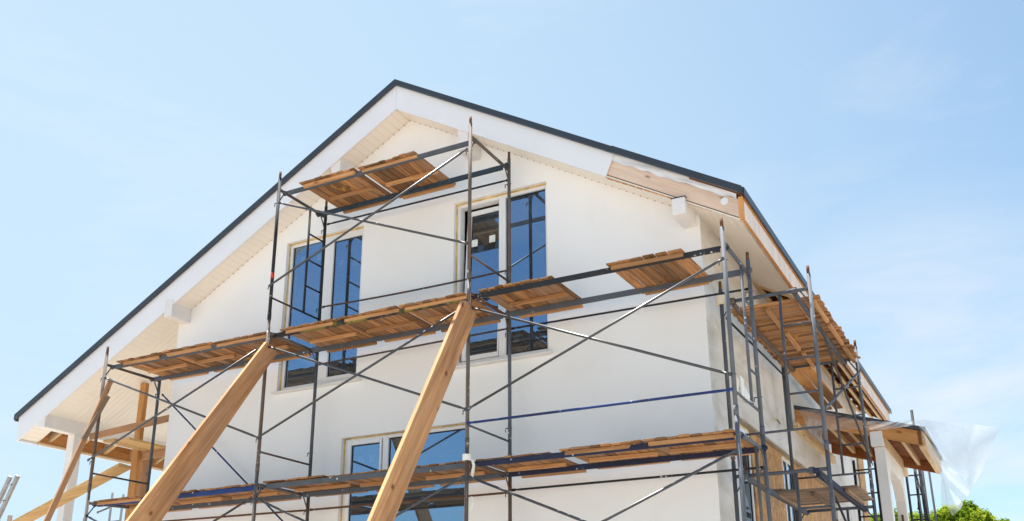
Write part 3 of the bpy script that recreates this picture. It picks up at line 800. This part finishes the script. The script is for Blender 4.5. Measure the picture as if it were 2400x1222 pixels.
for y0, y1, lab in ((1.70, 2.64, 'plank panel of thin boards on the side scaffold, nearest the front corner'), (2.65, 3.60, 'plank panel with a yellow stain in the middle of the side scaffold deck'), (3.61, 4.50, 'plank panel of thin boards at the far end of the side scaffold deck')):
    xc = 9.09; yc = (y0+y1)/2; h = (y1-y0)/2
    # built with planks along x: give extents swapped about the centre
    deck(lab, xc-h, xc+h, yc-.53, yc+.50, zs, 'deck_stained' if 'yellow' in lab else 'deck', axis='x', batt=(.09, .42, .80, .95), wr=(.055, .10), gap=(.003, .010))
def lb(label, xa, xb):
    m = MB(); m.hexa([(xa, 4.46, zs+.02), (xb, 4.46, zs+.02), (xb, 4.46, zs+.05), (xa, 4.46, zs+.05), (xa-.03, 7.3, zs+.03), (xb-.05, 7.3, zs+.03), (xb-.05, 7.3, zs+.06), (xa-.03, 7.3, zs+.06)])
    tag(m.build('deck_board', M['plank_y'] if xa > 9 else M['wood_raw'], None, .004, base=((xa+xb)/2, 5.8, zs)), label, 'board', 'long boards on the side scaffold')
lb('wide orange board lying against the side wall, behind the side scaffold deck', 8.59, 8.755)
lb('wide orange board beside the one against the side wall, behind the side scaffold deck', 8.77, 8.93)
t = deck('grey weathered plank panel low on the side scaffold, with loose boards', 9.12-.60, 9.12+.60, 3.35-.52, 3.35+.52, U1+.012, 'deck_grey', axis='x', batt=(.10, .50, .90), wr=(.10, .15))
m = MB(); m.beam((8.62, 2.75, U1+.05), (8.86, 4.0, U1+.055), .17, .025); m.beam((8.66, 2.95, U1+.078), (9.0, 3.5, U1+.08), .15, .022)
tag(m.build('loose_boards', M['deck_grey'], None, .003, base=(8.75, 3.3, U1+.05)), 'two loose grey boards lying askew on the low side deck, next to the wall', 'boards')

# back scaffold pieces behind the porch
def far_scaffold(x0, x1, y, zs_, label, tops, mat='m_dark'):
    t = thing('scaffold', label, 'scaffold', ((x0+x1)/2, y, 0), 'steel scaffolds')
    for x, zt in zip((x0, x1), tops):
        part(t, 'post', M[mat], lambda m: m.tube((x, y, 0), (x, y, zt), .024, 10))
    for z in zs_: part(t, 'rung', M[mat], lambda m: m.tube((x0, y, z), (x1, y, z), .014, 8))
    return t
far_scaffold(8.70, 9.06, 8.95, (4.82, 4.40, 4.0, 3.6), 'dark ladder frame scaffold beyond the porch, left of its white columns', (5.0, 4.95))
t = far_scaffold(9.30, 9.60, 11.4, (5.06, 4.68, 4.2), 'dark scaffold frame beyond the porch, right of its white columns', (6.0, 5.15))
part(t, 'post', M['m_dark'], lambda m: m.tube((9.47, 11.4, 0), (9.47, 11.4, 5.2), .028, 10))
part(t, 'post', M['m_dark'], lambda m: m.tube((9.77, 11.4, 0), (9.72, 11.4, 5.1), .02, 10))
part(t, 'post', M['m_dark'], lambda m: m.tube((9.50, 12.0, 0), (9.50, 12.0, 6.5), .028, 10))
brace(t, (9.49, 11.36, 5.05), (9.62, 11.36, 4.0), M['m_dark'], .012)
brace(t, (9.5, 11.36, 4.95), (9.44, 11.36, 4.4), M['m_dark'], .012)
t = far_scaffold(-5.52, -5.19, 5.0, (4.75, 4.4), 'distant dark scaffold frame seen through the lower left bay', (5.0, 4.94), 'm_grey')
brace(t, (-5.9, 5.0, 4.62), (-5.2, 5.0, 4.78), M['m_rust'], .02)
tag(part(None, 'steel_post', M['m_rust'], lambda m: m.tube((-8.72, 5, 0), (-8.72, 5, 4.75), .05, 10)), 'rusty steel post top at the bottom left, between the ladder and the leaning planks', 'post')

# ------------------------------------------------------------------ leaning boards, props, planks
def slab(name, label, cat, poly, vec, mat, group=None, bevel=.004):
    m = MB(); m.prism(poly, vec)
    c = sum((V(p) for p in poly), V())/len(poly)
    return tag(m.build(name, mat, None, bevel, base=c), label, cat, group)
SG = 'long boards leaning against the scaffold'
def down(p, q, z):                                   # continue the edge p->q to height z
    p, q = V(p), V(q); return p+(q-p)*((z-p.z)/(q.z-p.z))
a, b = V((3.03, -.045, 5.53)), V((3.03, .17, 5.43)); a2, b2 = V((3.03, -1.90, 3.03)), V((3.03, -1.455, 3.08))
slab('shore_board', 'broad pine shore board leaning on the left rusty post, cut square at its top', 'board', [a, b, b2, down(a, a2, 0)+b2-a2, down(a, a2, 0)], (-.045, 0, 0), M['shore'], SG)
a, b = V((6.03, -.165, 5.52)), V((6.03, .14, 5.44)); a2, b2 = V((6.03, -1.765, 2.85)), V((6.03, -1.39, 2.89)); c1 = V((6.03, -.12, 5.535))
slab('shore_board', 'broad knotty pine shore board leaning on the middle post, in front of the lower window', 'board', [c1, b, down(b, b2, 0), down(a, a2, 0), a], (-.045, 0, 0), M['shore'], SG)
slab('prop_plank', 'narrow long plank leaning on the leftmost post, the taller of the pair', 'plank', [(0.03, .06, 5.48), (0.03, .13, 5.46), down((0.03, .13, 5.46), (0.03, -.58, 3.38), 0), down((0.03, .06, 5.48), (0.03, -.67, 3.37), 0)], (.03, 0, 0), M['prop'], SG)
slab('prop_plank', 'short narrow plank leaning on the leftmost post, in front of the taller one', 'plank', [(.065, .08, 5.2), (.065, .03, 5.21), (.065, -.30, 4.53), (.065, -.24, 4.50)], (.025, 0, 0), M['deck_grey'], SG)
# trestle under the left porch
tr = thing('trestle', 'timber trestle propped under the porch ceiling beside the left house corner', 'trestle', (-1.18, 1.75, 0))
part(tr, 'upright', M['wood_raw'], lambda m: m.box((-1.245, 1.715, 0), (-1.115, 1.785, 5.98), axis=2), .004)
part(tr, 'rail', M['prop'], lambda m: m.beam((-2.26, 1.69, 5.19), (.04, 1.69, 5.335), .035, .11), .004)
part(tr, 'rail', M['prop'], lambda m: m.beam((-1.32, 1.81, 4.77), (.04, 1.81, 4.79), .04, .12), .004)
m = MB(); m.box((-1.08, 1.0, 4.845), (-.84, 3.2, 4.885), axis=1); m.box((-.83, 1.06, 4.845), (-.58, 3.2, 4.885), axis=1)
m2 = m.build('platform', M['plank_y'], tr, .004)
# ramp plank
e0, e1, f0 = V((.10, .35, 4.262)), V((.108, .563, 4.246)), V((-2.039, .411, 3.637))
lv = (f0-e0)*1.7
rp = slab('ramp_plank', 'yellow plank sloping down to the left, resting on the rung behind the leftmost post', 'plank', [e0, e1, e1+lv, e0+lv], (.012, 0, .045), M['plank_y'])
# ladder
ld = thing('ladder', 'grey aluminium ladder at the left edge, leaning towards the porch', 'ladder', (-4.3, 1.0, 0))
def rail_(p, q): return lambda m: m.beam(p, q, .065, .05, (0, -1, 0))
la, lb_ = V((-2.98, 1.0, 4.50)), V((-3.93, 1.0, 2.6))
off = V((-.33, .10, .03))
part(ld, 'side_rail', M['m_alu'], rail_(la, down(la, lb_, 0)), .003)
part(ld, 'side_rail', M['m_alu'], rail_(la+off, down(la+off, lb_+off, 0)), .003)
dd = (lb_-la).normalized()
for k in range(16):
    p = la+dd*(.16+.28*k)
    if p.z > .1: part(ld, 'rung', M['m_alu'], lambda m: m.tube(p, p+off, .014, 8))
for k in range(12):
    p = la+dd*(.16+.28*k)
    if p.z > .3: part(ld, 'rivet', M['seal'], lambda m: m.tube(p+V((0, -.04, 0)), p+V((0, -.05, 0)), .011, 8))

# ------------------------------------------------------------------ small things
def ring(name, label, cat, c, ro, ri, h, mat, axis='z'):
    m = MB(); n = 24
    P = lambda r, k, z: V((c[0]+r*math.cos(2*math.pi*k/n), c[1]+r*math.sin(2*math.pi*k/n), c[2]+z))
    for k in range(n):
        for (r0, z0), (r1, z1) in (((ro, 0), (ro, h)), ((ro, h), (ri, h)), ((ri, h), (ri, 0)), ((ri, 0), (ro, 0))):
            m.face([P(r0, k, z0), P(r0, k+1, z0), P(r1, k+1, z1), P(r1, k, z1)], smooth=True)
    return m, name, label, cat, c, mat
tr_ = thing('tape_roll', 'white roll of tape slipped over the middle front post, its loose end hanging down', 'tape roll', (6, 0, 3.72))
m, *_ = ring('', '', '', (6, 0, 3.71), .050, .024, .066, None); m.build('roll', M['tape'], tr_)
m = MB(); pts = [(.052, .03, .0), (.058, .05, -.06), (.042, .05, -.15), (.035, .05, -.20)]
for p, q in zip(pts[:-1], pts[1:]): m.face([(6+p[0]-.007, p[1]-.015, 3.72+p[2]), (6+p[0]+.007, p[1]+.015, 3.72+p[2]), (6+q[0]+.012, q[1]+.015, 3.72+q[2]), (6+q[0]-.012, q[1]-.015, 3.72+q[2])], smooth=True)
m.build('loose_end', M['tape'], tr_, recalc=False)
m = MB(); pts = [(.04, .04, -.40), (.055, .04, -.47), (.033, .03, -.55)]
for p, q in zip(pts[:-1], pts[1:]): m.face([(6+p[0]-.007, p[1]-.01, 3.72+p[2]), (6+p[0]+.007, p[1]+.015, 3.72+p[2]), (6+q[0]+.012, q[1]+.015, 3.72+q[2]), (6+q[0]-.012, q[1]-.01, 3.72+q[2])], smooth=True)
m.build('loose_end', M['tape'], tr_, recalc=False)
m, *_ = ring('', '', '', (8.57, 1.37, 5.515), .062, .025, .10, None)
tag(m.build('tape_roll', M['cream'], None, base=(8.57, 1.37, 5.515)), 'cream roll of tape slipped over the corner post of the side scaffold', 'tape roll')
# bucket lid on the lower deck
m, *_ = ring('', '', '', (8.80, .55, z1+.03), .145, .125, .035, None)
n = 28
m.face([(8.80+.13*math.cos(2*math.pi*k/n), .55+.13*math.sin(2*math.pi*k/n), z1+.058) for k in range(n)])
for k in range(n):
    a0, a1 = 2*math.pi*k/n, 2*math.pi*(k+1)/n
    m.face([(8.80+.135*math.cos(a0), .55+.135*math.sin(a0), z1+.026), (8.80+.135*math.cos(a1), .55+.135*math.sin(a1), z1+.026), (8.80+.125*math.cos(a1), .55+.125*math.sin(a1), z1+.12), (8.80+.125*math.cos(a0), .55+.125*math.sin(a0), z1+.12)], smooth=True)
m.face([(8.80+.127*math.cos(2*math.pi*k/n), .55+.127*math.sin(2*math.pi*k/n), z1+.12) for k in range(n)])
tag(m.build('bucket_lid', M['pvc'], None, base=(8.80, .55, z1)), 'round white plastic tub lid lying on the lower deck by the corner', 'lid')
# rag on a rung
m = MB(); prev = None
prof = [(.25, 4.33, .01), (.33, 4.30, .05), (.42, 4.25, .09), (.52, 4.17, .12), (.60, 4.135, .09)]
low = [(.20, 4.11), (.30, 4.10), (.40, 4.10), (.50, 4.105), (.62, 4.12)]
for i in range(4):
    (y0, za, w0), (y1, zb, w1) = prof[i], prof[i+1]
    m.face([(9.0-.02*(i % 2), y0, za), (9.02-.02*(i % 2), y1, zb), (9.01+.02*(i % 2), low[i+1][0], low[i+1][1]), (9.02, low[i][0], low[i][1])], smooth=True)
    m.face([(8.97-.01*(i % 2), y0, za-.005), (8.97-.02*(i % 2), y1, zb-.005), (8.96, low[i+1][0], low[i+1][1]), (8.97, low[i][0], low[i][1])], smooth=True)
tag(m.build('plastic_rag', M['tape'], None, base=(9, .4, 4.12), recalc=False), 'white plastic rag hanging over a rung at the right end of the front scaffold', 'rag')
# cable stub from the wall
cb = thing('cable_stub', 'dark cable end with yellow plug sticking out of the side wall', 'cable', (8.43, 4.1, 4.75))
part(cb, 'cable', M['seal'], lambda m: m.tube((8.43, 4.55, 4.78), (8.50, 3.95, 4.72), .006, 6, bend=(0, 0, .02), seg=5))
part(cb, 'plug', M['yellowp'], lambda m: m.tube((8.50, 3.96, 4.72), (8.505, 3.90, 4.712), .013, 8))
# tie wires on the ledger
tw = MB()
for x in (6.12, 6.2): 
    pts = [V((x+.05*math.cos(a_*.6), .10, T2-.02+.06*math.sin(a_*.6))) for a_ in range(0, 9)]
    for p, q in zip(pts[:-1], pts[1:]): tw.tube(p, q, .0022, 5)
tag(tw.build('tie_wire', M['m_rust'], None, base=(6.16, .10, T2)), 'loops of rusty tie wire on the dark ledger in front of the right upper window', 'wire')

# ------------------------------------------------------------------ plastic film blown off the porch roof
fl = thing('plastic_sheet', 'translucent plastic sheet draped over the porch roof edge and blowing out to the right', 'plastic sheet', (10.2, 5.55, 4.4))
def sheet(parent, name, A, Bp, Cp, Dp, nu, nv, wav):
    # Coons-like patch: A->B top polyline, D->C bottom polyline (lists of points)
    def ev(pl, t):
        f = t*(len(pl)-1); i = min(int(f), len(pl)-2); return V(pl[i]).lerp(V(pl[i+1]), f-i)
    m = MB(); grid = []
    for j in range(nv+1):
        row = []
        for i in range(nu+1):
            u, v = i/nu, j/nv
            p = ev(A, u).lerp(ev(Bp, u), v)
            row.append(p+V(wav(u, v)))
        grid.append(row)
    b = len(m.v); m.v = [p for r in grid for p in r]; W = nu+1
    for j in range(nv):
        for i in range(nu):
            m.f.append([j*W+i, j*W+i+1, (j+1)*W+i+1, (j+1)*W+i]); m.uv.append([(0, 0)]*4); m.t.append(.5); m.sm.append(True)
    return m.build(name, M['film'], parent, recalc=False)
sn = math.sin
# along the rake
sheet(fl, 'draped_strip', [(8.50, 5.555, 5.20), (8.75, 5.55, 5.17), (9.4, 5.55, 4.93), (9.75, 5.55, 4.87), (10.06, 5.55, 4.86)], [(8.60, 5.545, 4.95), (8.74, 5.54, 4.88), (9.2, 5.54, 4.80), (9.65, 5.54, 4.77), (10.10, 5.54, 4.765)], None, None, 40, 8,
      lambda u, v: (0.01*sn(9*u+4*v), -.02*abs(sn(11*u+2*v))-.012, .012*sn(14*u)*v))
sheet(fl, 'draped_strip', [(8.60, 5.545, 5.06), (8.70, 5.54, 5.03), (8.80, 5.54, 5.00)], [(8.62, 5.53, 4.86), (8.74, 5.52, 4.70), (8.84, 5.52, 4.62)], None, None, 12, 14,
      lambda u, v: (.02*sn(6*v)*u, -.03*abs(sn(7*u+3*v))-.01, 0))
# main flying sail
sheet(fl, 'flying_part', [(10.04, 5.55, 4.85), (10.25, 5.57, 4.845), (10.5, 5.66, 4.82), (10.85, 5.72, 4.73), (11.17, 5.62, 4.655)],
      [(10.16, 5.55, 4.74), (10.33, 5.5, 4.46), (10.50, 5.47, 4.17), (10.61, 5.48, 3.98), (10.70, 5.50, 3.81)], None, None, 44, 30,
      lambda u, v: (.012*sn(9*u*v+2), .07*sn(5*u+3*v)*u*(1-.3*v)+.02*sn(17*u-6*v)*v, .012*sn(12*u)*(1-v)))
# fold hanging straight down from the eave corner
sheet(fl, 'hanging_fold', [(10.13, 5.55, 4.77), (10.25, 5.50, 4.50), (10.45, 5.44, 4.22), (10.70, 5.50, 3.81)],
      [(10.30, 5.60, 4.10), (10.345, 5.62, 3.95), (10.36, 5.62, 3.66), (10.42, 5.62, 3.48)], None, None, 30, 30,
      lambda u, v: (.015*sn(8*v+3*u), .05*sn(13*v+5*u)*u, 0))
sheet(fl, 'hanging_fold', [(10.33, 5.66, 4.02), (10.30, 5.66, 3.85), (10.28, 5.66, 3.63)], [(10.36, 5.62, 3.98), (10.37, 5.62, 3.80), (10.37, 5.62, 3.63)], None, None, 16, 10,
      lambda u, v: (0, .02*sn(9*v), .01*sn(9*v)))

# ------------------------------------------------------------------ trees
def tree(label, x, y, h, rad, seed, zlow=.35):
    rng = random.Random(seed)
    t = thing('deciduous_tree', label, 'tree', (x, y, 0), 'trees beyond the house')
    m = MB(); m.tube((x, y, 0), (x+.1, y, h*.55), .22, 10, .09, seg=4)
    for k in range(9):
        a = rng.uniform(0, 6.28); z0 = h*rng.uniform(.25, .5)
        m.tube((x, y, z0), (x+math.cos(a)*rad*.7, y+math.sin(a)*rad*.7, z0+h*rng.uniform(.15, .35)), .07, 6, .02, seg=2)
    m.build('trunk', M['bark'], t)
    m = MB(); clumps = []
    for k in range(190):
        a = rng.uniform(0, 6.28); u = rng.uniform(.1, 1); rr = rng.uniform(.5, 1)**.5
        q = math.sqrt(1-u*u)
        clumps.append((V((x+math.cos(a)*q*rad*rr, y+math.sin(a)*q*rad*rr, h-rad*1.12+u*rad*1.1*rr)), rng.uniform(.16, .36)*1.25, rng.random()))
    for c, r_, tn in clumps:
        for i in range(170):
            dv = V((rng.gauss(0, 1), rng.gauss(0, 1), rng.gauss(0, 1))).normalized()*r_*rng.uniform(.4, 1.2)
            p = c+dv
            s = rng.uniform(.045, .09)
            n = (dv.normalized()+V((rng.uniform(-.7, .7), rng.uniform(-.7, .7), rng.uniform(-.3, .9)))).normalized()
            e = n.orthogonal().normalized(); e.rotate(Matrix.Rotation(rng.uniform(0, 6.28), 3, n)); f = n.cross(e)
            m.face([p-e*s*1.5, p-f*s*.7, p+e*s*1.5, p+f*s*.7], [(0, 0)]*4, min(1, max(0, tn*.6+rng.uniform(0, .4))))
    m.build('crown', M['leaf'], t, recalc=False)
tree('bushy yellow-green tree beyond the porch, under the flying plastic sheet', 8.55, 40, 8.30, 2.5, 3)
tree('bushy green tree beyond the porch, seen between and right of its white columns', 6.0, 41, 8.45, 2.6, 5)

# ------------------------------------------------------------------ sky, sun, camera
SUN = V((-.22, .13, 1.0)).normalized()
el = math.asin(SUN.z); az = math.atan2(SUN.x, SUN.y)
w = bpy.data.worlds.new('World'); sc.world = w; w.use_nodes = True
nt = w.node_tree; nt.nodes.clear()
out = nt.nodes.new('ShaderNodeOutputWorld'); bg = nt.nodes.new('ShaderNodeBackground'); bg.inputs['Strength'].default_value = .08
sky = nt.nodes.new('ShaderNodeTexSky'); sky.sky_type = 'NISHITA'; sky.sun_disc = False
sky.sun_elevation = el; sky.sun_rotation = az
sky.air_density = 1.0; sky.dust_density = 1.0; sky.ozone_density = .9; sky.altitude = 100
tc = nt.nodes.new('ShaderNodeTexCoord')
cm = mapping(nt, tc.outputs['Generated'], (1.1, 1.1, 3.6), (3.7, 1.4, .6))
cn = noise(nt, cm, 2.2, 7, .6, .5)
def bank(d, a, b):
    n = N(nt, 'ShaderNodeVectorMath', operation='DOT_PRODUCT'); nt.links.new(tc.outputs['Generated'], n.inputs[0]); n.inputs[1].default_value = V(d).normalized()
    return ramp(nt, n.outputs['Value'], [(a, B3(0)), (b, B3(1))])
def mul(a, b):
    n = N(nt, 'ShaderNodeMath', operation='MULTIPLY'); nt.links.new(a, n.inputs[0]); nt.links.new(b, n.inputs[1]); return n.outputs[0]
soft = ramp(nt, cn, [(.36, B3(0)), (.66, B3(.95))])
wisp = ramp(nt, cn, [(.50, B3(0)), (.85, B3(.45))])
lowc = mul(bank((-.035, .977, .212), .972, .9985), soft)
ad = N(nt, 'ShaderNodeMath', operation='MAXIMUM'); nt.links.new(lowc, ad.inputs[0]); nt.links.new(wisp, ad.inputs[1])
cl = ad.outputs[0]
tint_ = mixc(nt, 1.0, sky.outputs[0], (.78, .90, .87), 'MULTIPLY')
# thin high veil of haze on the sun's side of the sky
dt = N(nt, 'ShaderNodeVectorMath', operation='DOT_PRODUCT'); nt.links.new(tc.outputs['Generated'], dt.inputs[0]); dt.inputs[1].default_value = (-.86, .51, .15)
veil = ramp(nt, dt.outputs['Value'], [(.30, B3(0)), (.95, B3(.85))])
tint_ = mixc(nt, veil, tint_, (2.9, 3.75, 4.4))
mx = mixc(nt, cl, tint_, (4.1, 4.2, 4.4))
nt.links.new(mx, bg.inputs[0]); nt.links.new(bg.outputs[0], out.inputs[0])

ld_ = bpy.data.lights.new('sun', 'SUN'); ld_.energy = 5.0; ld_.angle = R(.53); ld_.color = (1, .96, .89)
so = bpy.data.objects.new('sun', ld_); col.objects.link(so)
so.rotation_euler = SUN.to_track_quat('Z', 'Y').to_euler()

cam = bpy.data.cameras.new('camera'); co = bpy.data.objects.new('camera', cam); col.objects.link(co)
yaw, pit, rol = .486, .31688, -.00392
f = V((-math.sin(yaw)*math.cos(pit), math.cos(yaw)*math.cos(pit), math.sin(pit)))
r = V((math.cos(yaw), math.sin(yaw), 0)); u = r.cross(f)
r2 = r*math.cos(rol)+u*math.sin(rol); u2 = -r*math.sin(rol)+u*math.cos(rol)
co.matrix_world = Matrix(((r2.x, u2.x, -f.x, 11.36988), (r2.y, u2.y, -f.y, -9.09955), (r2.z, u2.z, -f.z, 1.62), (0, 0, 0, 1)))
cam.sensor_width = 36; cam.sensor_fit = 'HORIZONTAL'; cam.lens = 2290.21*36/2400
cam.shift_y = (800-611)/2400
cam.clip_end = 5000; cam.clip_start = .1
sc.camera = co
sc.view_settings.view_transform = 'Standard'; sc.view_settings.look = 'None'
sc.view_settings.exposure = 1.50; sc.view_settings.gamma = 1
sc.cycles.max_bounces = 10; sc.cycles.diffuse_bounces = 5; sc.cycles.transparent_max_bounces = 16
